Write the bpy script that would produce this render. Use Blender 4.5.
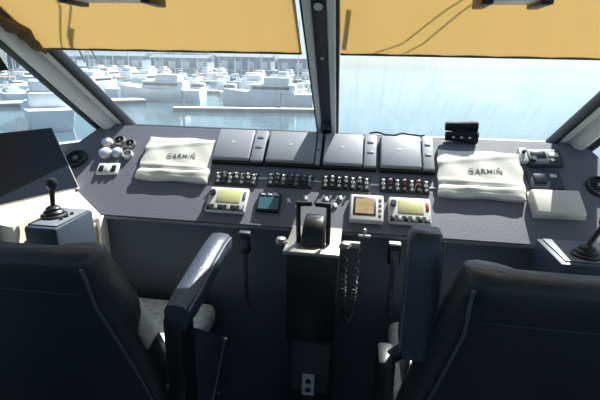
import bpy, bmesh, math, random
from math import sin, cos, tan, pi, radians as R
from mathutils import Vector as V, Matrix as M, Euler
for o in list(bpy.data.objects): bpy.data.objects.remove(o)
S = bpy.context.scene
COL = S.collection

# ------------------------------------------------------------------ camera
cd = bpy.data.cameras.new('camera'); cam = bpy.data.objects.new('camera', cd); COL.objects.link(cam)
cd.sensor_width = 36; cd.lens = 36 * 430 / 600; cd.clip_start = .05; cd.clip_end = 6000
yaw, pitch, roll = R(7.5), R(17.4), R(1.27)
fw = V((-sin(yaw) * cos(pitch), cos(yaw) * cos(pitch), -sin(pitch)))
r0 = V((cos(yaw), sin(yaw), 0)); u0 = r0.cross(fw)
rt = r0 * cos(roll) + u0 * sin(roll); up = -r0 * sin(roll) + u0 * cos(roll)
m = M((rt, up, -fw)).transposed().to_4x4(); m.translation = (.147, 0, 1.6)
cam.matrix_world = m
S.camera = cam
# ------------------------------------------------------------------ sky, sun, exposure
S.view_settings.view_transform = 'Standard'; S.view_settings.look = 'None'
S.view_settings.exposure = 0.76; S.view_settings.gamma = 1
w = bpy.data.worlds.new('sky'); S.world = w; w.use_nodes = True
wn = w.node_tree.nodes; sk = wn.new('ShaderNodeTexSky'); sk.sky_type = 'NISHITA'
sk.sun_disc = False; sk.sun_elevation = R(50); sk.sun_rotation = R(26); sk.dust_density = .7; sk.air_density = 1.15; sk.ozone_density = 1.5
hs = wn.new('ShaderNodeHueSaturation'); hs.inputs['Saturation'].default_value = .6
tn = wn.new('ShaderNodeMix'); tn.data_type = 'RGBA'; tn.blend_type = 'MULTIPLY'; tn.inputs[0].default_value = 1; tn.inputs[7].default_value = (.74, .93, 1.1, 1)
w.node_tree.links.new(sk.outputs[0], hs.inputs['Color']); w.node_tree.links.new(hs.outputs[0], tn.inputs[6]); w.node_tree.links.new(tn.outputs[2], wn['Background'].inputs[0]); wn['Background'].inputs[1].default_value = .075
sl = bpy.data.lights.new('sun', 'SUN'); sl.energy = 8.6; sl.angle = R(.6); sl.color = (1, .96, .89)
sun = bpy.data.objects.new('sun', sl); COL.objects.link(sun)
SE, SA = R(50), R(26)
sd = V((cos(SE) * sin(SA), cos(SE) * cos(SA), sin(SE)))
sun.rotation_euler = sd.to_track_quat('Z', 'Y').to_euler(); sun.location = sd * 30

# ------------------------------------------------------------------ materials
def lin(c): return tuple(((x / 255) / 12.92 if x / 255 <= .04045 else ((x / 255 + .055) / 1.055) ** 2.4) for x in c)
def mat(name, col, rough=.5, metal=0, bump=0, scale=60, var=0, spec=.5, emit=0, detail=3, coat=0, sheen=0):
    m = bpy.data.materials.new(name); m.use_nodes = True; n = m.node_tree.nodes; L = m.node_tree.links
    b = n['Principled BSDF']; c = lin(col) + (1,)
    b.inputs['Base Color'].default_value = c; b.inputs['Roughness'].default_value = rough
    b.inputs['Metallic'].default_value = metal; b.inputs['Specular IOR Level'].default_value = spec
    b.inputs['Coat Weight'].default_value = coat; b.inputs['Sheen Weight'].default_value = sheen
    if emit: b.inputs['Emission Color'].default_value = c; b.inputs['Emission Strength'].default_value = emit
    if bump or var:
        t = n.new('ShaderNodeTexCoord'); x = n.new('ShaderNodeTexNoise'); x.inputs['Scale'].default_value = scale; x.inputs['Detail'].default_value = detail
        L.new(t.outputs['Object'], x.inputs['Vector'])
        if bump:
            bp = n.new('ShaderNodeBump'); bp.inputs['Strength'].default_value = bump; bp.inputs['Distance'].default_value = .004
            L.new(x.outputs['Fac'], bp.inputs['Height']); L.new(bp.outputs[0], b.inputs['Normal'])
        if var:
            rp = n.new('ShaderNodeValToRGB'); rp.color_ramp.elements[0].position = .3; rp.color_ramp.elements[1].position = .7
            rp.color_ramp.elements[0].color = tuple(v * (1 - var) for v in c[:3]) + (1,)
            rp.color_ramp.elements[1].color = tuple(min(1, v * (1 + var)) for v in c[:3]) + (1,)
            L.new(x.outputs['Fac'], rp.inputs[0]); L.new(rp.outputs[0], b.inputs['Base Color'])
    return m
def mixmat(name, f):
    m = bpy.data.materials.new(name); m.use_nodes = True; m.node_tree.nodes.remove(m.node_tree.nodes['Principled BSDF']); f(m.node_tree.nodes, m.node_tree.links, m.node_tree.nodes['Material Output']); return m
K = {}
K['dash'] = mat('dash vinyl', (106, 106, 118), .55, bump=.35, scale=260, var=.12)
K['fascia'] = mat('fascia vinyl', (76, 82, 92), .6, bump=.3, scale=200)
K['black'] = mat('black plastic', (22, 23, 27), .4, bump=.1, scale=300)
K['gloss'] = mat('black gloss', (14, 15, 20), .12)
K['coil'] = mat('coiled cord rubber', (64, 66, 72), .22)
K['rubber'] = mat('black rubber', (18, 19, 22), .7, spec=.25)
K['stitch'] = mat('stitching', (56, 59, 64), .5)
K['pod'] = mat('pod casing', (62, 70, 86), .45, bump=.1, scale=150)
K['mark2'] = mat('grey lettering', (112, 114, 118), .7)  # lighter grey letters for the left cover
K['screen'] = mat('dark screen', (24, 32, 46), .3, spec=.3)
K['leather'] = mat('black leather', (54, 57, 61), .42, bump=.5, scale=90, detail=6)
K['piping'] = mat('leather piping', (92, 95, 102), .4, bump=.2, scale=200)
K['seat'] = mat('pale seat fabric', (218, 224, 234), .7, bump=.6, scale=40, var=.25)
K['arm'] = mat('arm leather', (62, 69, 84), .36, bump=.5, scale=150)
K['grey'] = mat('grey cover', (150, 152, 160), .45, bump=.05, scale=100)
K['grey2'] = mat('mid grey plastic', (112, 116, 126), .45)
K['white'] = mat('white plastic', (206, 204, 200), .45)
K['cloth'] = mat('white cover cloth', (216, 212, 204), .8, bump=.15, scale=120)
K['gel'] = mat('cream gelcoat', (225, 218, 204), .35, bump=.05, scale=20)
K['alu'] = mat('painted frame', (214, 219, 221), .35, bump=.05, scale=80)
K['aludark'] = mat('dark frame', (62, 68, 76), .45)
K['steel'] = mat('bright steel', (205, 205, 205), .25, 1)
K['steelr'] = mat('satin steel', (160, 157, 150), .42, .8, bump=.1, scale=120)
K['lcd'] = mat('lcd', (196, 192, 140), .3)
K['lcd2'] = mat('brown lcd', (176, 150, 112), .3, var=.15, scale=40)
K['teal'] = mat('teal lcd', (60, 104, 116), .25)
K['mark'] = mat('dark lettering', (48, 50, 58), .6)
K['pale'] = mat('pale blue cap', (196, 208, 226), .4)
K['red'] = mat('red toggle', (150, 60, 50), .45)
K['green'] = mat('green tag', (40, 130, 95), .5)
K['floor'] = mat('floor carpet', (66, 68, 74), .9, bump=.6, scale=400, var=.2)
K['wall'] = mat('cabin lining', (205, 206, 206), .7, bump=.1, scale=60)
K['back'] = mat('dark cabin lining', (70, 66, 64), .7, bump=.1, scale=60)
K['olive'] = mat('olive cloth', (96, 84, 58), .85, bump=.5, scale=60, var=.25)
K['label'] = mat('pale socket', (190, 190, 192), .5, var=.1, scale=200)
K['post'] = mat('pedestal panel', (58, 60, 68), .5, bump=.1, scale=100)
def f_blind(n, L, o):
    t = n.new('ShaderNodeTexCoord'); x = n.new('ShaderNodeTexNoise'); x.inputs['Scale'].default_value = 350; L.new(t.outputs['Object'], x.inputs['Vector'])
    rp = n.new('ShaderNodeValToRGB'); rp.color_ramp.elements[0].color = lin((200, 178, 128)) + (1,); rp.color_ramp.elements[1].color = lin((212, 190, 140)) + (1,); L.new(x.outputs['Fac'], rp.inputs[0])
    a = n.new('ShaderNodeBsdfDiffuse'); b = n.new('ShaderNodeBsdfTranslucent'); mx = n.new('ShaderNodeMixShader'); mx.inputs[0].default_value = .55
    tr = n.new('ShaderNodeBsdfTransparent'); m2 = n.new('ShaderNodeMixShader'); m2.inputs[0].default_value = .07
    L.new(rp.outputs[0], a.inputs[0]); L.new(rp.outputs[0], b.inputs[0]); L.new(a.outputs[0], mx.inputs[1]); L.new(b.outputs[0], mx.inputs[2])
    L.new(mx.outputs[0], m2.inputs[1]); L.new(tr.outputs[0], m2.inputs[2]); L.new(m2.outputs[0], o.inputs[0])
K['blind'] = mixmat('amber blind', f_blind)
def glass(dirt):
    def f(n, L, o):
        tr = n.new('ShaderNodeBsdfTransparent'); tr.inputs[0].default_value = (.95, .98, .98, 1)
        gl = n.new('ShaderNodeBsdfGlossy'); gl.inputs['Roughness'].default_value = .02
        mx = n.new('ShaderNodeMixShader'); mx.inputs[0].default_value = .035
        L.new(tr.outputs[0], mx.inputs[1]); L.new(gl.outputs[0], mx.inputs[2])
        df = n.new('ShaderNodeBsdfTranslucent'); df.inputs[0].default_value = (.9, .95, 1, 1); m2 = n.new('ShaderNodeMixShader')
        t = n.new('ShaderNodeTexCoord'); mp = n.new('ShaderNodeMapping'); mp.inputs['Scale'].default_value = (60, 5, 5); mp.inputs['Rotation'].default_value = (0, 0, .25)
        x = n.new('ShaderNodeTexNoise'); x.inputs['Scale'].default_value = 1; x.inputs['Detail'].default_value = 4
        L.new(t.outputs['Object'], mp.inputs[0]); L.new(mp.outputs[0], x.inputs['Vector'])
        mr = n.new('ShaderNodeMapRange'); mr.inputs[1].default_value = .3; mr.inputs[2].default_value = .8; mr.inputs[3].default_value = dirt * .7; mr.inputs[4].default_value = dirt * 1.4
        L.new(x.outputs['Fac'], mr.inputs[0]); L.new(mr.outputs[0], m2.inputs[0]); L.new(mx.outputs[0], m2.inputs[1]); L.new(df.outputs[0], m2.inputs[2]); L.new(m2.outputs[0], o.inputs[0])
    return f
K['glassL'] = mixmat('windscreen glass', glass(.018)); K['glassR'] = mixmat('salt hazed glass', glass(.03)); K['glassS'] = mixmat('side glass', glass(.03))

# ------------------------------------------------------------------ mesh helpers
class B:
    def __init__(s): s.bm = bmesh.new()
    def _xf(s, vs, T):
        if T is not None: bmesh.ops.transform(s.bm, matrix=T, verts=vs)
        return s
    def box(s, c, d, rot=None, bev=0, T=None, seg=2):
        g = bmesh.ops.create_cube(s.bm, size=1); vs = g['verts']
        bmesh.ops.scale(s.bm, vec=d, verts=vs)
        if bev:
            e = list({e for v in vs for e in v.link_edges})
            r = bmesh.ops.bevel(s.bm, geom=e, offset=bev, segments=seg, profile=.5, affect='EDGES'); vs = list({v for f in r['faces'] for v in f.verts} | {v for v in vs if v.is_valid})
        X = M.Translation(c)
        if rot: X = X @ Euler(rot).to_matrix().to_4x4()
        bmesh.ops.transform(s.bm, matrix=(T @ X if T is not None else X), verts=vs); return s
    def cyl(s, a, b, r, r2=None, seg=20):
        a, b = V(a), V(b); d = b - a
        g = bmesh.ops.create_cone(s.bm, cap_ends=True, segments=seg, radius1=r, radius2=r if r2 is None else r2, depth=d.length)
        return s._xf(g['verts'], M.Translation((a + b) / 2) @ d.to_track_quat('Z', 'Y').to_matrix().to_4x4())
    def ball(s, c, r, sc=(1, 1, 1), seg=16):
        g = bmesh.ops.create_uvsphere(s.bm, u_segments=seg, v_segments=seg // 2 + 2, radius=r)
        return s._xf(g['verts'], M.Translation(c) @ M.Diagonal((*sc, 1)))
    def loft(s, secs, caps=True):
        rings = [[s.bm.verts.new(p) for p in sec] for sec in secs]; n = len(rings[0])
        for a, b in zip(rings, rings[1:]):
            for i in range(n): s.bm.faces.new((a[i], a[(i + 1) % n], b[(i + 1) % n], b[i]))
        if caps: s.bm.faces.new(rings[0][::-1]); s.bm.faces.new(rings[-1])
        return s
    def slab(s, pts, vec, bev=0):
        vec = V(vec); s.loft([[V(p) for p in pts], [V(p) + vec for p in pts]]); return s
    def tube(s, pts, r, seg=8):
        pts = [V(p) for p in pts]; secs = []; pu = None
        for i, p in enumerate(pts):
            t = (pts[min(i + 1, len(pts) - 1)] - pts[max(i - 1, 0)]).normalized()
            if pu is None: pu = t.orthogonal().normalized()
            pu = (pu - t * pu.dot(t)).normalized(); q = t.cross(pu)
            rr = r(i / (len(pts) - 1)) if callable(r) else r
            secs.append([p + (pu * cos(2 * pi * k / seg) + q * sin(2 * pi * k / seg)) * rr for k in range(seg)])
        return s.loft(secs)
    def lathe(s, prof, T=None, seg=28):
        secs = [[V((r * cos(2 * pi * k / seg), r * sin(2 * pi * k / seg), z)) for k in range(seg)] for r, z in prof]
        n0 = len(s.bm.verts); s.loft(secs); s.bm.verts.ensure_lookup_table()
        return s._xf([v for v in s.bm.verts][n0:], T)
    def build(s, name, m, parent=None, loc=None, smooth=True, ang=35):
        bmesh.ops.recalc_face_normals(s.bm, faces=s.bm.faces)
        me = bpy.data.meshes.new(name); s.bm.to_mesh(me); s.bm.free()
        me.materials.append(K[m] if isinstance(m, str) else m)
        if smooth:
            for p in me.polygons: p.use_smooth = True
            me.set_sharp_from_angle(angle=R(ang))
        o = bpy.data.objects.new(name, me); COL.objects.link(o)
        if parent: o.parent = parent
        if loc: o.location = loc
        return o
def tag(o, label, cat, group=None):
    o['label'] = label; o['category'] = cat
    if group: o['group'] = group
    return o
def thing(name, label, cat, T=None, group=None):
    o = bpy.data.objects.new(name, None); COL.objects.link(o); o.empty_display_size = .05
    if T is not None: o.matrix_world = T if isinstance(T, M) else M.Translation(T)
    return tag(o, label, cat, group)
def struct(o): o['kind'] = 'structure'; return o
def dup(root, T, label, group=None):
    c = root.copy(); COL.objects.link(c); c.matrix_world = T; c['label'] = label
    if group: c['group'] = group
    for ch in root.children:
        a = ch.copy(); COL.objects.link(a); a.parent = c
        for g in ch.children:
            d = g.copy(); COL.objects.link(d); d.parent = a
    return c
def text_mesh(body, size):
    cu = bpy.data.curves.new('t', 'FONT'); cu.body = body; cu.size = size; cu.extrude = .0006; cu.align_x = 'CENTER'; cu.align_y = 'CENTER'; cu.space_character = 1.12; cu.offset = size * .004
    o = bpy.data.objects.new('t', cu); COL.objects.link(o); bpy.context.view_layer.update()
    me = bpy.data.meshes.new_from_object(o.evaluated_get(bpy.context.evaluated_depsgraph_get()))
    bpy.data.objects.remove(o); b = B(); b.bm.from_mesh(me); return b

# ------------------------------------------------------------------ cabin shell
struct(B().box((0, .35, -.03), (3.2, 3.9, .06)).build('floor', 'floor', smooth=False))
struct(B().box((0, -.16, 2.06), (3.1, 2.98, .06)).build('ceiling', 'wall', smooth=False))
struct(B().box((0, -1.63, .5), (3.2, .06, 1.1)).box((0, -1.63, 2.0), (3.2, .06, .16)).box((-1.45, -1.63, 1.5), (.3, .06, .9)).box((1.45, -1.63, 1.5), (.3, .06, .9)).build('wall_back', 'wall', smooth=False))
struct(B().box((0, -1.63, 1.485), (2.6, .01, .87)).build('window_5', 'glassS', smooth=False))  # unseen rear window, added to let skylight onto the chair backs
struct(B().box((0, 2.2, .61), (2.36, .05, 1.3)).build('wall_front', 'fascia', smooth=False))
for s, nm in ((-1, 'left'), (1, 'right')):
    b = B()
    pl = [(1.16, 2.225), (1.42, 1.75), (1.5, 1.3), (1.5, -1.6)]
    for (x0, y0), (x1, y1) in zip(pl, pl[1:]): b.slab([(s * x0, y0, 0), (s * x1, y1, 0), (s * x1, y1, 1.2), (s * x0, y0, 1.2)], (s * .05, .01, 0))
    b.slab([(s * 1.5, -.9, 1.2), (s * 1.5, -1.6, 1.2), (s * 1.32, -1.6, 2.05), (s * 1.32, -.9, 2.05)], (s * .05, 0, 0))
    struct(b.build('wall_' + nm, 'wall', smooth=False))
# windscreen plane: from (y 2.12, z 1.30) rising 40 degrees towards the stern
WA = R(40); WU = V((0, -cos(WA), sin(WA))); WNI = V((0, -sin(WA), -cos(WA)))
def W(x, t, off=0): return V((x, 2.12, 1.30)) + WU * t + WNI * off
def px(t): return 1.103 + .12 * t        # pillar half-width along the screen
for k, s, gm in ((1, -1, 'glassL'), (2, 1, 'glassR')):
    win = struct(B().slab([W(s * .03, -.03), W(s * px(-.03), -.03), W(s * px(1.15), 1.15), W(s * .03, 1.15)], -WNI * .008).build('window_%d' % k, gm, smooth=False))
    fr = B()
    fr.tube([W(s * .05, -.03, .01), W(s * px(0), -.03, .01)], .014, 8)
    fr.build('window_frame', 'aludark', win)
for k, s in ((3, -1), (4, 1)):
    win = struct(B().slab([(s * 1.17, 2.23, 1.2), (s * 1.43, 1.75, 1.2), (s * 1.5, 1.3, 1.2), (s * 1.33, 1.3, 2.03), (s * 1.27, 1.42, 1.93)], (s * .006, 0, 0)).slab([(s * 1.5, 1.3, 1.2), (s * 1.5, -.9, 1.2), (s * 1.33, -.9, 2.03), (s * 1.33, 1.3, 2.03)], (s * .006, 0, 0)).build('window_%d' % k, 'glassS', smooth=False))  # aft panes are out of view, extended to bring more light into the cabin
    B().slab([(s * 1.5, 1.33, 1.2), (s * 1.5, 1.25, 1.2), (s * 1.33, 1.25, 2.03), (s * 1.33, 1.33, 2.03)], (-s * .04, 0, 0)).build('window_frame', 'aludark', win, smooth=False)
# corner pillars: pale rounded tube, black inner gasket, outer strip coloured dark for its shade
n = 1
for s in (-1, 1):
    for dx, w_, th, off, mt in ((.012, .036, .05, .035, 'alu'), (-.078, .011, .03, .02, 'black'), (.066, .030, .06, .02, 'aludark'), (-.045, .034, .026, .016, 'alu')):
        secs = []
        for t in (-.08, .3, .7, 1.15):
            c = W(s * (px(t) + dx), t, off)
            secs.append([c + V((s * w_ * cos(a), 0, 0)) + WNI * (th * sin(a)) for a in [2 * pi * i / 16 for i in range(16)]])
        o = struct(B().loft(secs).build('trim_%d' % n, mt, ang=60)); n += 1
# centre mullion: two pale strips, dark channel, dark outer gaskets
def strip(x0, x1, w0, w1, th, mt, off=.02):
    global n
    secs = []
    for t, in ((-.03,), (1.15,)):
        f = (t + .03) / 1.18; x = x0 + (x1 - x0) * f; h = (w0 + (w1 - w0) * f) / 2
        c = W(x, t, off); b = [(-h, 0), (-h, th * .7), (-h * .7, th), (h * .7, th), (h, th * .7), (h, 0)]
        secs.append([c + V((p, 0, 0)) + WNI * q for p, q in b])
    o = struct(B().loft(secs).build('trim_%d' % n, mt, ang=25)); n += 1
strip(-.004, -.002, .05, .062, .012, 'aludark'); strip(0, 0, .09, .11, -.07, 'aludark', -.012)  # second strip is an added outer fin that widens the mullion's cast shadow
strip(-.034, -.046, .018, .032, .03, 'alu'); strip(.031, .040, .022, .032, .035, 'alu')
strip(-.045, -.064, .010, .014, .02, 'black'); strip(.046, .063, .012, .02, .02, 'black')
struct(B().box((0, 1.34, 1.99), (2.7, .14, .12), bev=.01).build('trim_%d' % n, 'wall'))
tag(B().box(W(-.002, .548, .034), (.012, .012, .003), rot=(R(-40), 0, 0), bev=.001).build('sticker', 'white'), 'tiny white square sticker on the dark centre window post', 'sticker')
t = thing('window_latch', 'small dark latch with pale cap at foot of centre window post', 'latch', M.Translation(W(-.004, .09, .033)) @ M.Rotation(R(50), 4, 'X'))
B().box((0, 0, .012), (.045, .06, .024), bev=.006).build('latch_body', 'aludark', t)
B().cyl((0, .024, .02), (0, .024, .034), .014).build('latch_cap', 'alu', t)
t = thing('ceiling_spotlight', 'little pale oval lamp high on the centre window post', 'lamp', M.Translation(W(-.004, .79, .035)) @ M.Rotation(R(140), 4, 'X'))
B().ball((0, 0, 0), .014, (1.2, 1.2, .5)).build('lens', 'alu', t); B().cyl((0, 0, -.004), (0, 0, .002), .019).build('bezel', 'black', t)
# ------------------------------------------------------------------ blinds
for s, lb in ((-1, 'amber roller blind drawn down over the left windscreen pane'), (1, 'amber roller blind drawn down over the right windscreen pane')):
    t0 = .59; t = thing('roller_blind', lb, 'blind', W(s * .58, t0, .05), 'amber windscreen blinds')
    o0 = t.matrix_world.translation.copy(); o0 = W(s * .58, t0, .05)
    def q(x, tt, off=.05): return W(s * x, tt, off) - o0
    b = B(); N = 24; xa = .074 if s < 0 else .066
    rows = [[q(xa + (px(tt) - .03 - xa) * i / N, tt, .05 + .002 * sin(i * 1.7)) for i in range(N + 1)] for tt in (t0, .7, .9, 1.12)]
    b.loft([r + [p + WNI * -.0025 for p in reversed(r)] for r in rows]); b.build('fabric', 'blind', t)
    B().tube([q(xa, t0), q(px(t0) - .03, t0)], .0045, 8).build('bottom_bar', 'aludark', t)
t = tag(B().tube([W(-1.14 + .07 * f, .80 - .2 * f, .075 + .008 * sin(f * 9)) for f in [i / 14 for i in range(15)]], lambda f: .008 + .017 * sin(pi * min(1, f * 1.05)) + .004 * sin(f * 25), 10).build('gathered_cloth', 'olive'), 'dark olive bunched cloth tucked between left blind and left pillar', 'cloth')
tag(B().slab([(-1.285, 1.66, 1.555), (-1.30, 1.28, 1.53), (-1.27, 1.28, 2.0), (-1.25, 1.36, 1.95)], (-.02, 0, 0)).build('hanging_panel', 'black', smooth=False), 'dark panel corner hanging by the left side window, upper left', 'panel')
for x0, x1, lb in ((-.715, -.445, 'grey overhead housing above the left blind'), (.435, .60, 'grey overhead housing above the right blind')):
    t = thing('overhead_housing', lb, 'housing', ((x0 + x1) / 2, 1.275, 1.76), 'overhead housings at the windscreen head')
    h = (x1 - x0) / 2
    B().box((0, 0, .07), (2 * h, .10, .13), bev=.012).build('case', 'alu', t)
    for e in (-1, 1): B().box((e * (h - .012), 0, .02), (.03, .106, .05), bev=.004).build('end_cap', 'black', t)
# wipers, outside the glass
for s, pts, lb in ((-1, [((-.85, .95), (-.87, .80), (-.985, .62), (-1.03, .5), (-1.05, .42)), ((-.83, .95), (-.83, .80), (-.93, .66), (-.975, .5), (-.985, .44))], 'dark twin-arm wiper outside the left windscreen pane'), (1, [((.6, .95), (.46, .79), (.37, .65), (.26, .56)), ((.56, .95), (.41, .79), (.30, .65), (.13, .555))], 'dark twin-arm wiper outside the right windscreen pane')):
    t = thing('windscreen_wiper', lb, 'wiper', W(pts[0][0][0], pts[0][0][1], -.03)); o0 = W(pts[0][0][0], pts[0][0][1], -.03)
    for p in pts: B().tube([W(a, b_, -.03) - o0 for a, b_ in p], .0035, 6).build('arm', 'black', t)
    e = pts[1][-1] if s > 0 else None; B().tube([W(a, b_, -.022) - o0 for a, b_ in (((e[0] - .03, e[1] + .06), (e[0] - .015, e[1] + .24)) if e else ((-.97, .53), (-.945, .62), (-.89, .70)))], .008, 6).build('blade', 'black', t)
    B().cyl(W(pts[0][0][0] - .02, .95, -.01) - o0, W(pts[0][0][0] - .02, .95, -.06) - o0, .03).build('hub', 'black', t)

# ------------------------------------------------------------------ helm console
PS = R(38)
D = M.Translation((0, 2.05, 1.29)) @ M.Rotation(PS, 4, 'X')      # panel frame: x across, -y down the slope, z off the panel
def at(x, v, h=0, rz=0): return D @ M.Translation((x, -v, h)) @ M.Rotation(rz, 4, 'Z')
con = thing('helm_console', 'dark grey sloped helm console spanning the cabin under the windscreen', 'console', (0, 1.75, 0))
o0 = V((0, 1.75, 0)); iD = M.Translation(-o0) @ D
pp = [(-1.14, 0), (1.14, 0), (1.26, -.18), (1.3, -.3), (1.3, -.53), (-.935, -.53), (-1.1, -.415), (-1.3, -.3), (-1.26, -.18)]
B().slab([iD @ V((x, y, 0)) for x, y in pp], iD.to_3x3() @ V((0, 0, -.025))).build('instrument_panel', 'dash', con, smooth=False)
B().slab([(-1.1, 2.05 - 1.75, 1.29), (1.1, 2.05 - 1.75, 1.29), (1.1, 2.16 - 1.75, 1.275), (-1.1, 2.16 - 1.75, 1.275)], (0, 0, -.02)).build('back_ledge', 'dash', con, smooth=False)
B().box((-.03, -.07, .47), (1.83, .05, .94), bev=.004).build('fascia', 'fascia', con)
B().box((-.03, -.115, .952), (1.82, .014, .014), bev=.004).build('panel_edge', 'dash', con)
B().box((-.93, -.13, .86), (.012, .06, .2), bev=.003).build('end_trim', 'gel', con)
for x0, x1 in ((-.285, -.235), (-.05, .0), (.215, .25), (.46, .49)): B().box(iD @ V(((x0 + x1) / 2, -.288, .002)), (x1 - x0, .006, .004), rot=(PS, 0, 0)).build('trim_strip', 'alu', con)
for x, v in ((-.13, .40), (-.09, .43), (-.06, .38), (.03, .38), (.07, .41), (.09, .37)): B().box(iD @ V((x, -v, .003)), (.014, .02, .008), rot=(PS, 0, .5), bev=.002).build('glint_button', 'alu', con)  # small slanted pale blocks standing in for sun glints around the centre switches

for s, lb in ((-1, 'cream topped side console under the tilted monitor at left'), (1, 'cream topped side console at right, behind the right joystick pod')):
    xi = .948 if s < 0 else .86
    b = B().slab([(s * x_, y_ - 1.4, 0) for x_, y_ in ((1.11, 1.03), (1.465, 1.03), (1.465, 1.3), (1.405, 1.645), (1.11, 1.645))], (0, 0, .93)); b.box((s * (xi + 1.11) / 2, .18, .465), (1.11 - xi, .13, .93), bev=.006)
    t = thing('side_console', lb, 'console', (0, 1.4, 0), 'side consoles')
    b.build('cabinet', 'gel', t)
    if s < 0:
        q_ = [D @ V((-.94, -.532, 0)), D @ V((-1.1, -.417, 0)), V((-1.11, 1.56, 1.0)), V((-.95, 1.56, .96))]
        B().slab([p - V((0, 1.4, 0)) for p in q_], (0, 0, -.012)).build('corner_shelf', 'gel', t, smooth=False)
    B().slab([(s * x_, y_ - 1.4, .93) for x_, y_ in ((xi, 1.52), (1.11, 1.52), (1.11, 1.03), (1.465, 1.03), (1.465, 1.3), (1.405, 1.645), (1.11, 1.645), (1.11, 1.705), (xi, 1.705))], (0, 0, .02)).build('top', 'gel', t, smooth=False)

# white lettered covers
def cover(name, xl, xr, v0, v1, skew, lb, tone):
    t = thing(name, lb, 'cover', at((xl + xr) / 2, (v0 + v1) / 2), 'white lettered display covers')
    wd, ht = (xr - xl) / 2, (v1 - v0) / 2; NX, NY = 28, 26
    def P(u, v):
        x = u * wd - skew * v; y = v * ht; e = max(abs(u), abs(v)) ** 12
        z = .026 * (1 - .3 * e) + .0035 * math.exp(-((v + .42 + .05 * u) / .07) ** 2) * (1 - .3 * u * u) + .0045 * math.exp(-((v + .68 - .04 * u) / .06) ** 2)
        z += .003 * math.exp(-((v - .62 - .25 * u) / .09) ** 2) - .003 * math.exp(-((v + .56) / .05) ** 2) + .0012 * sin(7 * u + 5 * v)
        x += .003 * sin(v * 9) * abs(u) ** 6; y += .004 * sin(u * 5 + 1) * abs(v) ** 6
        return V((x, y, z))
    b = B(); g = [[b.bm.verts.new(P(-1 + 2 * i / NX, -1 + 2 * j / NY)) for i in range(NX + 1)] for j in range(NY + 1)]
    for j in range(NY):
        for i in range(NX): b.bm.faces.new((g[j][i], g[j][i + 1], g[j + 1][i + 1], g[j + 1][i]))
    rim = [g[0][i] for i in range(NX)] + [g[j][NX] for j in range(NY)] + [g[NY][i] for i in range(NX, 0, -1)] + [g[j][0] for j in range(NY, 0, -1)]
    low = [b.bm.verts.new((v.co.x * .995, v.co.y * .995, .001)) for v in rim]
    for i in range(len(rim)): k = (i + 1) % len(rim); b.bm.faces.new((rim[i], low[i], low[k], rim[k]))
    b.bm.faces.new(low[::-1]); c = b.build('cloth_cover', 'cloth', t, ang=50)
    tx = text_mesh('GARMIN', .034); bmesh.ops.transform(tx.bm, matrix=M.Translation((.02, .006, .0278)), verts=tx.bm.verts)
    tx.slab([(.071, .023, .0274), (.083, .023, .0274), (.077, .033, .0274)], (0, 0, .001))
    tx.build('lettering', tone, c, smooth=False); return t
cover('display_cover', -.85, -.51, .085, .335, .004, 'white lettered cloth cover at the left end of the dash beside the round gauges', 'mark2')
cover('display_cover', .498, .846, .085, .335, -.005, 'white lettered cloth cover on the right, below the black binoculars', 'mark')
# four covered displays
def display(x0, x1, lb, strip_w, skew=0):
    t = thing('marine_display', lb, 'display', at((x0 + x1) / 2, .122, 0, skew), 'grey covered displays along the top of the dash')
    wd = x1 - x0; B().box((0, 0, .01), (wd, .195, .02), bev=.004).build('housing', 'black', t)
    mw = wd - strip_w - .012
    c = B().box((-wd / 2 + mw / 2 + .004, .003, .028), (mw, .182, .02), bev=.007, seg=3).build('sun_cover', 'grey', t)
    B().slab([(-wd / 2 + mw / 2 - .012, .008, .0378), (-wd / 2 + mw / 2 + .002, .004, .0378), (-wd / 2 + mw / 2 + .012, .014, .0378), (-wd / 2 + mw / 2, .02, .0378)], (0, 0, .001)).build('emblem', 'white', c, smooth=False)
    B().box((wd / 2 - strip_w / 2 - .003, .003, .026), (strip_w, .188, .016), bev=.005, seg=3).build('button_strip', 'grey', t)
    for i in range(2): B().box((wd / 2 - strip_w / 2 - .003, .05 - .06 * i, .0345), (strip_w * .5, .012, .003), bev=.001).build('button', 'grey2', t)
display(-.515, -.272, 'leftmost of the four grey covered displays, beside the left white cover', .058)
display(-.266, -.012, 'second grey covered display from the left, left of the centre window post', .022)
display(-.006, .236, 'third grey covered display from the left, just right of the centre window post', .055)
display(.247, .486, 'rightmost of the four grey covered displays, behind the black loose cable', .05)
# switch panels
def toggle(mt):
    return B().cyl((0, 0, 0), (0, 0, .008), .0075, seg=10).cyl((0, 0, .006), (0, .008, .024), .0035, .005, seg=8)
def switch_panel(x0, x1, v, lb, cols, rz=0):
    t = thing('switchboard', lb, 'switchboard', at((x0 + x1) / 2, v, 0, rz), 'toggle switchboards under the displays')
    wd = x1 - x0; B().box((0, 0, .004), (wd, .075, .008), bev=.002).build('plate', 'black', t)
    k = len(cols)
    for i, c in enumerate(cols):
        x = -wd / 2 + wd * (i + .5) / k
        o = toggle(c).build('toggle_switch', c, t, loc=(x, .006 * (i % 2), .008))
        B().box((x, .028, .009), (wd / k * .6, .008, .002)).build('name_plate', 'label', t, smooth=False)
        B().cyl((x, -.022, .008), (x, -.022, .016), .008, seg=10).build('fuse_cap', 'black' if i % 2 else 'grey2', t)
switch_panel(-.475, -.285, .30, 'black toggle switchboard below the leftmost grey display', ['white', 'steelr', 'white', 'white', 'steelr', 'white', 'white'])
switch_panel(-.238, -.036, .293, 'black toggle switchboard below the second grey display', ['steelr', 'grey2', 'white', 'grey2', 'steelr', 'grey2', 'white'])
switch_panel(.004, .211, .29, 'black toggle switchboard below the third grey display', ['white', 'white', 'steelr', 'white', 'white', 'steelr', 'white'])
switch_panel(.252, .46, .288, 'black toggle switchboard with reddish toggles below the rightmost grey display', ['white', 'red', 'white', 'red', 'white', 'red', 'white'])
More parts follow.
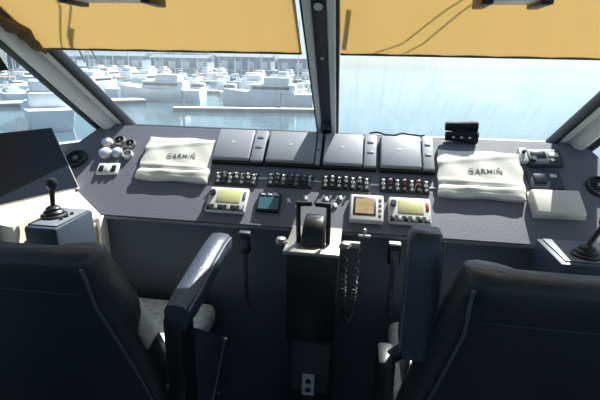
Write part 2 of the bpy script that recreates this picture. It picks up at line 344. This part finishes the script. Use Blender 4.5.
# control heads
def control_head(x0, x1, v0, v1, lb, extra):
    t = thing('control_head', lb, 'control head', at((x0 + x1) / 2, (v0 + v1) / 2), 'white framed control heads')
    wd, ht = x1 - x0, v1 - v0
    B().box((0, 0, .012), (wd, ht, .024), bev=.008, seg=3).build('housing', 'white', t)
    B().box((.005, .014, .0245), (wd * .6, ht * .52, .003), bev=.001).build('screen', 'lcd', t)
    B().cyl((-wd * .39, .026, .022), (-wd * .39, .026, .036), .013).build('knob', 'black', t)
    B().box((wd * .42, .02, .025), (.012, .04, .004), bev=.001).build('side_button', extra, t)
    for i in range(6): B().box((-wd * .4 + wd * .8 * i / 5, -ht * .36, .026), (wd * .085, ht * .17, .008), bev=.002).build('button', 'black' if i in (0, 2, 4) else 'grey', t)
    B().box((0, -ht * .36, .0245), (wd * .93, ht * .22, .002)).build('button_tray', 'black', t, smooth=False)
control_head(-.478, -.305, .362, .487, 'white framed control head with yellowish screen, left of the teal display', 'grey2')
control_head(.289, .458, .36, .485, 'white framed control head with yellowish screen and red side button, beside raised armrest', 'red')
t = thing('small_display', 'small teal rectangular display between left control head and throttle', 'display', at(-.212, .42))
B().box((0, 0, .008), (.1, .095, .016), bev=.004).build('housing', 'black', t); B().box((0, -.008, .0165), (.084, .06, .002)).build('screen', 'teal', t, smooth=False)
for i in range(3): B().box((-.03 + .03 * i, .036, .017), (.018, .008, .004), bev=.001).build('button', 'pale', t)
t = thing('square_display', 'square white framed display with brown screen, right of the throttle', 'display', at(.2, .425))
B().box((0, 0, .013), (.138, .132, .026), bev=.008, seg=3).build('housing', 'white', t)
B().box((-.008, .006, .0262), (.092, .09, .003), bev=.001).build('bezel', 'black', t); B().box((-.008, .006, .0278), (.076, .074, .001)).build('screen', 'lcd2', t, smooth=False)
for i in range(4): B().box((.055, .04 - .025 * i, .027), (.012, .014, .003), bev=.001).build('button', 'grey2', t)
# gauges, left end
def gauge(x, v, r, face, lb):
    t = thing('round_gauge', lb, 'gauge', at(x, v), 'round gauges at the left end of the dash')
    B().lathe([(r, 0), (r, .014), (r * .93, .019), (r * .82, .019), (r * .8, .012), (.001, .012)]).build('bezel', 'steelr' if face == 'black' else 'white', t)
    if face == 'pale': B().lathe([(r * .8, .012), (r * .78, .021), (r * .5, .026), (.001, .027)]).build('cap', 'pale', t)
    else:
        B().cyl((0, 0, .0125), (0, 0, .0135), r * .78).build('dial', 'black' if face == 'black' else face, t); B().box((0, r * .25, .0145), (.003, r * .6, .001), rot=(0, 0, .6)).build('needle', 'white', t, smooth=False)
for a in ((-1.068, .125, .026, 'pale', 'pale blue capped round gauge, upper left of the left dash cluster'), (-1.008, .112, .028, 'black', 'chrome ringed black gauge at the top of the left dash cluster'),
          (-1.05, .192, .03, 'pale', 'larger pale blue capped round gauge, lower left of the left dash cluster'), (-.992, .185, .026, 'pale', 'pale blue capped round gauge, lower middle of the left dash cluster'),
          (-.947, .13, .026, 'black', 'chrome ringed dark gauge nearest the left white cover, upper of two'), (-.935, .195, .024, 'grey2', 'grey faced round gauge nearest the left white cover, lower of two')): gauge(*a)
t = thing('switch_plate', 'small pale three button switch plate below the round gauges', 'switch plate', at(-1.0, .285, 0, .08))
B().box((0, 0, .005), (.105, .065, .01), bev=.003).build('plate', 'alu', t)
for i in range(3): B().box((-.03 + .03 * i, -.004, .013), (.02, .034, .01), bev=.003).build('rocker', 'black' if i != 1 else 'white', t)
def vent(x, v, lb):
    t = thing('round_vent', lb, 'vent', at(x, v), 'round vents at the dash ends'); r = .052
    B().lathe([(r, 0), (r, .01), (r * .9, .016), (r * .78, .014), (r * .76, .004), (.001, .004)]).build('ring', 'black', t)
    for k in range(5): B().box((0, -.028 + .014 * k, .008), (2 * math.sqrt(.04 ** 2 - (-.028 + .014 * k) ** 2), .003, .008)).build('slat', 'aludark', t, smooth=False)
    B().cyl((0, 0, .006), (0, 0, .016), .012).build('hub', 'grey2', t)
vent(-1.185, .235, 'round black dash vent left of the gauges, behind the tilted monitor'); vent(1.145, .235, 'round black dash vent at the right edge beyond the white instrument cover')
# binoculars
t = thing('binoculars', 'black binoculars lying above the right white cover', 'binoculars', M.Translation((.612, 2.03, 1.276)))
for k, (yy, zz) in enumerate(((.0, .03), (.026, .072))):
    B().lathe([(.001, -.07), (.02, -.07), (.022, -.05), (.022, -.03), (.026, .02), (.029, .045), (.029, .068), (.024, .068), (.022, .055), (.001, .055)], M.Translation((0, yy, zz)) @ M.Rotation(R(90), 4, 'Y')).build('barrel', 'rubber', t)
B().box((-.005, .012, .05), (.07, .03, .03), bev=.006).build('bridge', 'rubber', t)
for k in range(3): B().box((-.04 + .035 * k, -.026, .03), (.012, .004, .008)).build('mark', 'label', t, smooth=False)
# right dash group
t = thing('instrument_cover', 'white rectangular box cover, right of the lettered right cover', 'cover', at(.953, .345, 0, .03))
B().box((0, 0, .018), (.19, .122, .036), bev=.012, seg=3).build('cover_shell', 'cloth', t); B().box((0, -.0, .004), (.2, .128, .008), bev=.003).build('flange', 'white', t)
t = thing('radio_unit', 'dark radio unit with pale buttons at foot of the right pillar', 'radio', at(.95, .105, 0, .05))
B().box((0, 0, .014), (.14, .085, .028), bev=.004).build('housing', 'aludark', t); B().box((.035, .01, .029), (.04, .022, .003), bev=.001).build('button', 'white', t); B().box((-.025, .012, .029), (.06, .035, .003), bev=.001).build('screen', 'screen', t); B().cyl((-.055, -.02, .026), (-.055, -.02, .044), .011).build('knob', 'black', t); B().cyl((.02, -.025, .026), (.02, -.025, .038), .008).build('knob', 'grey2', t)
t = thing('alarm_panel', 'flat dark panel with one pale button, above the white box cover', 'alarm panel', at(.935, .215, 0, .05))
B().box((0, 0, .006), (.135, .1, .012), bev=.003).build('plate', 'aludark', t); B().box((.035, .015, .014), (.025, .016, .006), bev=.001).build('button', 'white', t); B().box((-.02, 0, .0135), (.05, .05, .004), bev=.001).build('screen', 'screen', t)
t = thing('toggle_box', 'small pale upright box left of the dark radio unit', 'switch box', at(.865, .095))
B().box((0, 0, .013), (.034, .08, .026), bev=.005).build('case', 'white', t); B().cyl((0, .012, .025), (.004, .012, .036), .008).build('toggle', 'black', t)
# loose cable along the back ledge
tag(B().tube([(x, 2.07 + .02 * sin(x * 37), 1.297 + .006 * max(0, sin(x * 55 + 1))) for x in [.20 + .012 * i for i in range(22)]], .0045, 6).build('loose_cable', 'black'), 'loose black cable along the top edge behind the right grey displays', 'cable')
# ------------------------------------------------------------------ left monitor, joysticks
T = M.Translation((-1.09, 1.725, 1.013)) @ M.Scale(.925, 4)
t = thing('tilted_monitor', 'black screen monitor tilted on a pale base against the left side window', 'monitor', T)
BR, bd, ud = V((0, 0, .035)), V((-.41, -.912, 0)).normalized(), V((-.13, .045, .275))
nn = bd.cross(ud).normalized()
if nn.x < 0: nn = -nn
def mp(a, b_, h=0): return BR + bd * a + ud * b_ + nn * h
B().slab([mp(0, 0), mp(.40, 0), mp(.40, 1.04), mp(0, 1.04)], -nn * .03).build('monitor_case', 'gel', t, smooth=False)
B().slab([mp(.006, .03, .0005), mp(.395, .03, .0005), mp(.395, 1.03, .0005), mp(.006, 1.03, .0005)], nn * .004).build('screen', 'screen', t, smooth=False)
B().slab([mp(.03, 0, 0), mp(.40, 0, 0), (-.15, -.47, .035), (.085, -.525, .035), (.012, -.05, .035)], (0, 0, -.10)).build('base', 'gel', t, smooth=False)
B().slab([(-.15, -.465, .036), (.0, -.505, .036), (.0, -.53, .036), (-.15, -.50, .036)], (0, 0, -.10)).build('base_end', 'black', t, smooth=False)
def joystick(x0, x1, y0, y1, z0, z1, jx, jy, lean, lb):
    t = thing('joystick_control', lb, 'joystick', ((x0 + x1) / 2, (y0 + y1) / 2, z0), 'joystick pods on the console wings')
    cx, cy = (x0 + x1) / 2, (y0 + y1) / 2; h = z1 - z0
    B().box((0, 0, h / 2), (x1 - x0, y1 - y0, h), bev=.012).build('pod', 'pod', t)
    B().box((0, 0, h + .002), ((x1 - x0) * .86, (y1 - y0) * .86, .006), bev=.002).build('top_plate', 'grey2', t)
    e = 1 if cx > 0 else -1; B().box((e * ((x1 - x0) / 2 + (1.11 - abs(cx) - (x1 - x0) / 2) / 2), 0, .08), (1.11 - abs(cx) - (x1 - x0) / 2 + .004, .1, .06)).build('bracket', 'black', t)
    p = V((jx - cx, jy - cy, h + .004))
    B().lathe([(.045, 0), (.045, .008), (.036, .012), (.034, .02), (.026, .026), (.024, .034), (.016, .04), (.001, .042)], M.Translation(p)).build('boot', 'black', t)
    st = B().tube([p + V((0, 0, .035)), p + V((lean[0] * .5, lean[1] * .5, .075)), p + V((lean[0], lean[1], .11))], lambda f: .008 + .002 * f, 10).build('stick', 'black', t)
    B().lathe([(.001, -.02), (.014, -.018), (.02, -.004), (.02, .01), (.015, .02), (.001, .023)], M.Translation(p + V((lean[0] * 1.1, lean[1] * 1.1, .12)))).build('knob', 'black', st)
    for i in range(3): B().cyl(p + V((.05, .03 - .03 * i, 0)), p + V((.05, .03 - .03 * i, .008)), .006, seg=10).build('button', 'black', t)
joystick(-.99, -.862, 1.255, 1.47, .80, 1.045, -.945, 1.36, (.0, .01), 'black joystick on a grey pod at left, before the tilted monitor')
joystick(.83, 1.1, 1.385, 1.61, .80, 1.0, .935, 1.455, (.04, .01), 'black joystick on a grey pod at right, leaning outboard')
# ------------------------------------------------------------------ pedestal and throttle
t = thing('pedestal', 'black throttle pedestal standing before the middle of the console', 'pedestal', (.012, 1.5, 0))
B().box((0, -.005, .78), (.185, .225, .36), bev=.006).build('upper_box', 'black', t)
B().box((0, .0, .3), (.17, .2, .6), bev=.004).build('column', 'black', t)
B().box((.005, -.095, .48), (.145, .012, .24), bev=.004).build('front_panel', 'post', t)
so = B().box((0, -.106, .40), (.048, .012, .095), bev=.003).build('socket_plate', 'label', t)
for k in range(2): B().box((0, -.113, .42 - .04 * k), (.02, .004, .02), bev=.002).build('socket', 'black', so)
B().box((0, -.005, .605), (.19, .23, .014), bev=.003).build('band', 'black', t)
t = thing('throttle_control', 'twin lever engine throttle with pale base plate on the pedestal', 'throttle', (.008, 1.5, .961))
B().box((0, 0, .008), (.2, .26, .016), bev=.005).build('base_plate', 'steelr', t)
secs = [[V((x * w_, y * d_ + oy, z)) for x, y in ((-1, -.8), (-.8, -1), (.8, -1), (1, -.8), (1, .8), (.8, 1), (-.8, 1), (-1, .8))] for w_, d_, oy, z in ((.044, .07, -.01, .016), (.042, .066, -.008, .05), (.04, .056, -.004, .08), (.036, .035, 0, .102), (.03, .012, .004, .108))]
B().loft(secs).build('lever_housing', 'black', t, ang=50)
B().box((0, -.058, .064), (.052, .012, .022), rot=(-.5, 0, 0), bev=.003).build('indicator', 'pale', t)
for s in (-1, 1):
    l = B().tube([(s * .054, -.05, .02), (s * .054, -.065, .09), (s * .053, -.075, .17)], .0085, 10).build('lever', 'black', t)
    B().cyl((s * .06, -.075, .175), (s * .006, -.078, .178), .010, .0085, 14).build('handle', 'black', l)
    B().lathe([(.001, 0), (.02, .002), (.022, .01), (.016, .02), (.001, .024)], M.Translation((s * .118, -.055, .012))).cyl((s * .09, -.055, .012), (s * .125, -.055, .012), .008).build('side_knob', 'steelr', t)
# ------------------------------------------------------------------ handsets and cords
def coil(path, r, wire, turns):
    P = [V(p) for p in path]; n_ = turns * 10; pts = []
    for i in range(n_ + 1):
        f = i / n_ * (len(P) - 1); k = min(int(f), len(P) - 2); g = f - k
        c = P[k].lerp(P[k + 1], g); tn = (P[k + 1] - P[k]).normalized(); a = V((0, 1, 0)); b_ = tn.cross(a).normalized(); th = 2 * pi * i / 10
        pts.append(c + (a * cos(th) + b_ * sin(th)) * r)
    return B().tube(pts, wire, 5)
def loop(w_, h, N=18): return [(-w_ * cos(pi * f) * (1 if True else 0) * (1 - .0), 0, -h * sin(pi * f) ** .6) for f in [i / N for i in range(N + 1)]]
t = thing('coiled_cord', 'looped black coiled cord hanging right of the pedestal', 'cord', (.148, 1.47, .965))
coil(loop(.022, .31), .009, .0024, 46).build('coil', 'coil', t)
B().cyl((-.03, .0, .01), (.03, 0, .01), .014).build('cord_clip', 'steelr', t)
def mic(x, y, z, lb, tagc, cordlen):
    t = thing('handset', lb, 'handset', (x, y, z))
    B().box((0, 0, -.005), (.05, .035, .085), rot=(-.15, 0, 0), bev=.012, seg=3).build('microphone', 'black', t)
    B().box((0, -.004, .042), (.046, .03, .01), bev=.004).build('hanger', tagc, t)
    B().box((0, -.021, .0), (.03, .004, .035), rot=(-.15, 0, 0), bev=.001).build('grille', 'aludark', t)
    coil([(0, 0, -.05 - cordlen * i / 10) if i < 9 else (.012 * (i - 8), 0, -.05 - cordlen * .9) for i in range(11)], .009, .0025, 30).build('cord', 'coil', t)
mic(-.285, 1.585, .905, 'black handset hanging on the console front left of the pedestal', 'aludark', .28)
mic(.315, 1.585, .905, 'black handset hanging beside the raised armrest, right of the pedestal', 'label', .28)
t = thing('small_hook', 'small pale hook on the console front below the square display', 'hook', (.197, 1.63, .955))
B().box((0, -.012, 0), (.05, .016, .012), bev=.004).build('hook_bar', 'white', t); B().cyl((0, -.012, 0), (0, -.014, .03), .005).build('pin', 'white', t)

# ------------------------------------------------------------------ helm chairs
def chair(cx, s, raised, lb, hb):
    t = thing('helm_chair', lb, 'chair', (cx, 1.3, 0), 'black leather helm chairs')
    H = 14; secs = []; seam = []
    def back(f):                       # f 0 bottom .. 1 top: centre line of rear face, half-width
        y = -.205 - .195 * f + .03 * sin(pi * f); z = .42 + (hb + .1) * f
        h = .36 - .125 * f
        return y, z, h
    for k in range(H + 1):
        f = k / H; y, z, h = back(f); q = 1.0
        sh = [(-h + .045, -.006), (0, -.014), (h - .045, -.006), (h - .012, .006), (h, .03), (h + .004, .075), (h - .006, .115), (h - .035, .128), (h - .075, .112), (h - .105, .066), (0, .06), (-h + .105, .066), (-h + .075, .112), (-h + .035, .128), (-h + .006, .115), (-h - .004, .075), (-h, .03), (-h + .012, .006)]
        secs.append([V((x, y + v, z)) for x, v in sh])
        seam.append((h - (.03 + .022 * sin(pi * f)) * min(1, .25 + (1 - f) * 4), y - .010 + .006 * max(0, f * 5 - 4), z))
    y, z, h = back(1.0)
    for dz, q in ((.016, .985), (.026, .955), (.031, .9)):
        c = V((0, y + .055, z + dz)); secs.append([V((p.x * (1 - (1 - q) * .6), c.y + (p.y - c.y) * (1 - (1 - q) * 5), z + dz)) for p in secs[H]])
    bk = B().loft(secs).build('backrest', 'leather', t, ang=70)
    for e in (-1, 1): B().tube([(e * x, yy, zz) for x, yy, zz in seam], .005, 8).build('piping', 'piping', bk)
    y8, z8, h8 = back(.86); B().tube([(-h8 + .06, y8 - .009, z8), (0, y8 - .014, z8), (h8 - .06, y8 - .009, z8)], .003, 6).build('stitch_line', 'stitch', bk)
    st = B().box((0, .05, .555), (.66, .5, .1), bev=.035, seg=4).build('seat_cushion', 'seat', t)
    B().box((0, .05, .49), (.62, .46, .04), bev=.008).build('seat_pan', 'black', t)
    B().cyl((0, .03, .05), (0, .03, .48), .06).build('column', 'steelr', t); B().lathe([(.24, 0), (.24, .015), (.1, .04), (.07, .07), (.001, .07)], M.Translation((0, .03, 0))).build('base', 'black', t)
    ax = s * (.31 if raised else .405)
    # inboard arm
    if not raised:
        pts = [(-.27, .895), (-.2, .902), (-.1, .92), (0, .938), (.09, .950), (.16, .950), (.19, .94)]
        secs = []
        for i, (yy, zz) in enumerate(pts):
            w_ = .041 if 0 < i < len(pts) - 1 else .034; hh = .04 if i < len(pts) - 1 else .022
            secs.append([V((ax + a * w_, yy, zz + b_ * hh)) for a, b_ in ((-1, -.7), (-.7, -1), (.7, -1), (1, -.7), (1, .5), (.75, .9), (0, 1), (-.75, .9), (-1, .5))])
        arm = B().loft(secs).build('armrest', 'arm', t, ang=60)
        B().tube([(ax + s * .04, yy, zz + .022) for yy, zz in pts[:-1]], .004, 6).build('piping', 'piping', arm)
    else:
        secs = []
        for i, (yy, zz) in enumerate([(-.225, .83), (-.222, .86), (-.225, .92), (-.228, 1.0), (-.222, 1.1), (-.215, 1.17), (-.212, 1.195)]):
            w_ = .044 if 0 < i < 6 else .036; hh = .042 if i < 6 else .03
            secs.append([V((ax + a * w_, yy + b_ * hh, zz)) for a, b_ in ((-1, -.7), (-.7, -1), (.7, -1), (1, -.7), (1, .7), (.75, 1), (-.75, 1), (-1, .7))])
        arm = B().loft(secs).build('armrest', 'arm', t, ang=60)
        for e in (-1, 1): B().tube([(ax + e * .042, yy - .03, zz) for yy, zz in ((-.225, .85), (-.228, 1.0), (-.215, 1.18))], .004, 6).build('piping', 'piping', arm)
    px_ = ax + s * .075 if raised else ax - s * .012
    B().box((px_, -.225, .605 if raised else .64), (.05 if raised else .06, .1, .43 if raised else .5), bev=.012).build('arm_post', 'black', t)
    if raised: B().cyl((px_, -.225, .79), (ax, -.225, .86), .02).build('pivot', 'black', t)
    pl = B().slab([(ax - s * .012, -.12, .76), (ax - s * .012, .17, .52), (ax - s * .012, .0, .37), (ax - s * .012, -.2, .33)], (s * .012, 0, 0)).build('side_plate', 'arm', t, smooth=False)
    B().cyl((ax - s * .004, .165, .515), (ax + s * .012, .165, .515), .012).build('bolt', 'steel', pl)
    B().cyl((ax, .06, .34), (ax, .24, .30), .006).build('release_lever', 'steel', t)
    B().tube([(ax, .172, .525), (ax, .0, .366), (ax, -.16, .33)], .004, 6).build('edge_trim', 'steelr', pl)
    return t
chair(-.75, 1, False, 'black leather helm chair on the left with its armrest lowered', .577)
chair(.65, -1, True, 'black leather helm chair on the right with its inboard armrest raised', .61)

# ------------------------------------------------------------------ harbour outside
def f_water(n, L, o):
    b = n.new('ShaderNodeBsdfPrincipled'); b.inputs['Base Color'].default_value = lin((58, 86, 98)) + (1,); b.inputs['Roughness'].default_value = .06
    t = n.new('ShaderNodeTexCoord'); mp_ = n.new('ShaderNodeMapping'); mp_.inputs['Scale'].default_value = (.5, .9, 1)
    x = n.new('ShaderNodeTexNoise'); x.inputs['Scale'].default_value = 1.2; x.inputs['Detail'].default_value = 5
    bp = n.new('ShaderNodeBump'); bp.inputs['Strength'].default_value = .14; bp.inputs['Distance'].default_value = .2
    L.new(t.outputs['Object'], mp_.inputs[0]); L.new(mp_.outputs[0], x.inputs['Vector']); L.new(x.outputs['Fac'], bp.inputs['Height']); L.new(bp.outputs[0], b.inputs['Normal']); L.new(b.outputs[0], o.inputs[0])
K['water'] = mixmat('harbour water', f_water)
K['hull'] = mat('white hull', (226, 231, 236), .3); K['hullb'] = mat('blue hull', (60, 84, 124), .3); K['glz'] = mat('boat windows', (50, 60, 74), .15)
K['sail'] = mat('blue sail cover', (52, 74, 120), .7); K['sailt'] = mat('tan sail cover', (170, 130, 104), .7); K['mast'] = mat('mast', (216, 214, 208), .4)
K['dock'] = mat('pontoon deck', (214, 206, 184), .8, var=.08, scale=2); K['dockd'] = mat('pontoon float', (110, 118, 128), .8)
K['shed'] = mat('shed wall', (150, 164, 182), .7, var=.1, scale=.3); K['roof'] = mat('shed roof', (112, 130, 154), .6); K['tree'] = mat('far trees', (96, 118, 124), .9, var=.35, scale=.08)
K['quay'] = mat('quay stone', (200, 196, 186), .85, var=.1, scale=.5)
sea = struct(B().box((0, 1500, -4.1), (6000, 3800, .2)).build('sea', 'water', smooth=False))
struct(B().box((-135, 345, -3.3), (220, 70, 1.6)).build('quay', 'quay', smooth=False))
rnd = random.Random(7)
# wooded ridge behind the far quay
secs = []
for i in range(49):
    x = -330 + i * 6; h = 8 + 3 * sin(x * .03) + 2.5 * rnd.random()
    secs.append([V((x, 380, -4)), V((x, 384, h * .7)), V((x, 392, h)), V((x, 410, h * .8)), V((x, 420, -4))])
struct(B().loft(secs).build('wooded_ridge', 'tree', ang=60))
labs = ['far grey-blue harbour shed, leftmost beyond the moored boats', 'far grey-blue harbour shed, second from the left beyond the boats', 'far grey-blue harbour shed, third from the left beyond the boats', 'far grey-blue harbour shed, fourth from the left beyond the boats', 'far grey-blue harbour shed, nearest the centre window post']
for i, (x0, wd, h) in enumerate(((-240, 44, 7), (-188, 46, 8), (-136, 44, 7.5), (-86, 40, 9), (-40, 42, 8.5))):
    t = thing('harbour_shed', labs[i], 'building', (x0, 330, -2.5), 'harbour sheds on the far quay')
    B().box((0, 0, h / 2), (wd, 16, h)).build('wall', 'shed', t, smooth=False)
    B().slab([(-wd / 2 - 1, -9, h), (-wd / 2 - 1, 9, h), (-wd / 2 - 1, 0, h + 2.4)], (wd + 2, 0, 0)).build('roof', 'roof', t, smooth=False)
    for k in range(4): B().box((-wd / 2 + wd * (k + .5) / 4, -8.05, h * .35), (wd * .12, .2, h * .6)).build('shed_door', 'hull', t, smooth=False)
# pontoons with pilings
def pontoon(x0, y0, x1, y1, wd, lb):
    d = V((x1 - x0, y1 - y0, 0)); L_ = d.length; t = thing('pontoon', lb, 'pontoon', M.Translation(((x0 + x1) / 2, (y0 + y1) / 2, -4)) @ M.Rotation(math.atan2(d.y, d.x), 4, 'Z'), 'floating pontoons')
    B().box((0, 0, .45), (L_, wd, .12)).build('deck', 'dock', t, smooth=False); B().box((0, 0, .2), (L_, wd * .9, .4)).build('float', 'dockd', t, smooth=False)
    for k in range(int(L_ // 12) + 1): B().cyl((-L_ / 2 + 1 + k * 12, wd / 2 + .2, -.3), (-L_ / 2 + 1 + k * 12, wd / 2 + .2, 2.4), .16, seg=8).build('piling', 'dockd', t)
pontoon(-48, 44, -31, 60, 3.6, 'broad pale pontoon beyond the left side window'); pontoon(-22, 50, -5, 54, 1.4, 'narrow pontoon just beyond the left windscreen water')
pontoon(-75, 84, -4, 84, 1.8, 'middle pontoon behind the first row of moored boats'); pontoon(-110, 128, -8, 128, 2, 'farther pontoon behind the second row of moored boats'); pontoon(-150, 190, -14, 190, 2, 'farthest pontoon before the harbour sheds')
def hull_bm(L_, bm_, fb):
    secs = []
    for f, w_, lift in ((0, .78, 0), (.15, .9, 0), (.45, 1, .02), (.7, .82, .12), (.88, .45, .24), (1, .04, .34)):
        y = -L_ / 2 + L_ * f; h = fb * (1 + lift); b_ = bm_ / 2 * w_
        secs.append([V((-b_, y, h)), V((-b_ * .8, y, -.2)), V((b_ * .8, y, -.2)), V((b_, y, h))])
    return B().loft(secs)
def boat(kind, lb):
    sail = kind < 3
    t = thing(['sailing_yacht', 'sailing_yacht', 'sailing_yacht', 'motor_yacht', 'motor_launch'][kind], lb, 'boat', M())
    L_ = [11, 9.5, 10, 13, 7][kind]; bw = [3.4, 3, 3.2, 4.2, 2.5][kind]; fb = [1.1, 1, 1, 1.7, .9][kind]
    hl = hull_bm(L_, bw, fb).build('hull', 'hullb' if kind == 2 else 'hull', t)
    cb = B()
    if kind == 3: cb.box((0, -.8, fb + .6), (bw * .72, L_ * .5, 1.3), bev=.25); cb.box((0, -1.4, fb + 1.7), (bw * .6, L_ * .28, 1.0), bev=.2)
    elif kind == 4: cb.box((0, .2, fb + .6), (bw * .66, L_ * .34, 1.3), bev=.15)
    else: cb.box((0, .6, fb + .25), (bw * .55, L_ * .38, .6), bev=.15)
    c = cb.build('cabin', 'hull', t)
    hz = {3: .75, 4: .8}.get(kind, .3); B().box((0, .3 if sail else -.6, fb + hz), (bw * (.57 if sail else .735 if kind == 3 else .68), L_ * (.3 if sail else .4 if kind == 3 else .28), .24 if sail else .4)).build('window_band', 'glz', c, smooth=False)
    if sail:
        mh = L_ * 1.25; ms = B().cyl((0, 1, fb), (0, 1, fb + mh), .1, .07, 8).build('mast', 'mast', t)
        B().cyl((-.9, 1, fb + mh * .55), (.9, 1, fb + mh * .55), .03, seg=6).build('spreader', 'mast', ms)
        B().cyl((0, .9, fb + 1.3), (0, -3.2, fb + 1.35), .2, .13, 10).build('boom_cover', 'sailt' if kind == 1 else 'sail', t)
    else: B().cyl((0, -1.6, fb + 1.2), (0, -1.6, fb + 4), .04, seg=6).build('antenna', 'mast', t)
    return t
kn = ['white sailing yacht with a blue sail cover', 'white sailing yacht with a tan sail cover', 'blue hulled sailing yacht', 'white two-deck motor yacht', 'small white motor launch']
protos = {}
def put(kind, x, y, rz, row):
    T = M.Translation((x, y, -4)) @ M.Rotation(rz, 4, 'Z'); lb = '%s moored %s' % (kn[kind], row); g = '%ss %s' % (kn[kind].split(' with')[0], row)
    if kind not in protos: protos[kind] = boat(kind, lb); protos[kind].matrix_world = T; protos[kind]['group'] = g
    else: dup(protos[kind], T, lb, g)
LEN = [11, 9.5, 10, 13, 7]
def row(x, x1, y, side, kinds, name):
    while x < x1:
        k = rnd.choice(kinds); put(k, x, y + side * (LEN[k] / 2 + 2.2 + rnd.uniform(0, .6)), (0 if side < 0 else pi) + rnd.uniform(-.03, .03), name); x += rnd.uniform(5.2, 7)
row(-72, -6, 84, -1, [0, 1, 2, 3, 3, 4, 0], 'before the middle pontoon')
row(-76, -6, 84, 1, [0, 1, 3, 3, 4], 'behind the middle pontoon')
row(-108, -9, 128, -1, [0, 1, 3, 3, 2, 4], 'before the farther pontoon')
row(-112, -9, 128, 1, [0, 1, 3, 3, 2, 4], 'behind the farther pontoon')
row(-148, -15, 190, -1, [0, 1, 3, 3, 0], 'along the farthest pontoon')
for k, x, y, rz, rw in ((3, -13, 62, 1.65, 'behind the narrow pontoon'), (3, -30, 64, 1.6, 'alone right of the left pillar'), (3, -41, 37.5, .8, 'before the broad pale pontoon'), (3, -28.5, 37, .7, 'before the broad pale pontoon'), (0, -50, 58, .8, 'behind the broad pale pontoon'), (3, -62, 58, .8, 'behind the broad pale pontoon')):
    put(k, x, y, rz, rw)
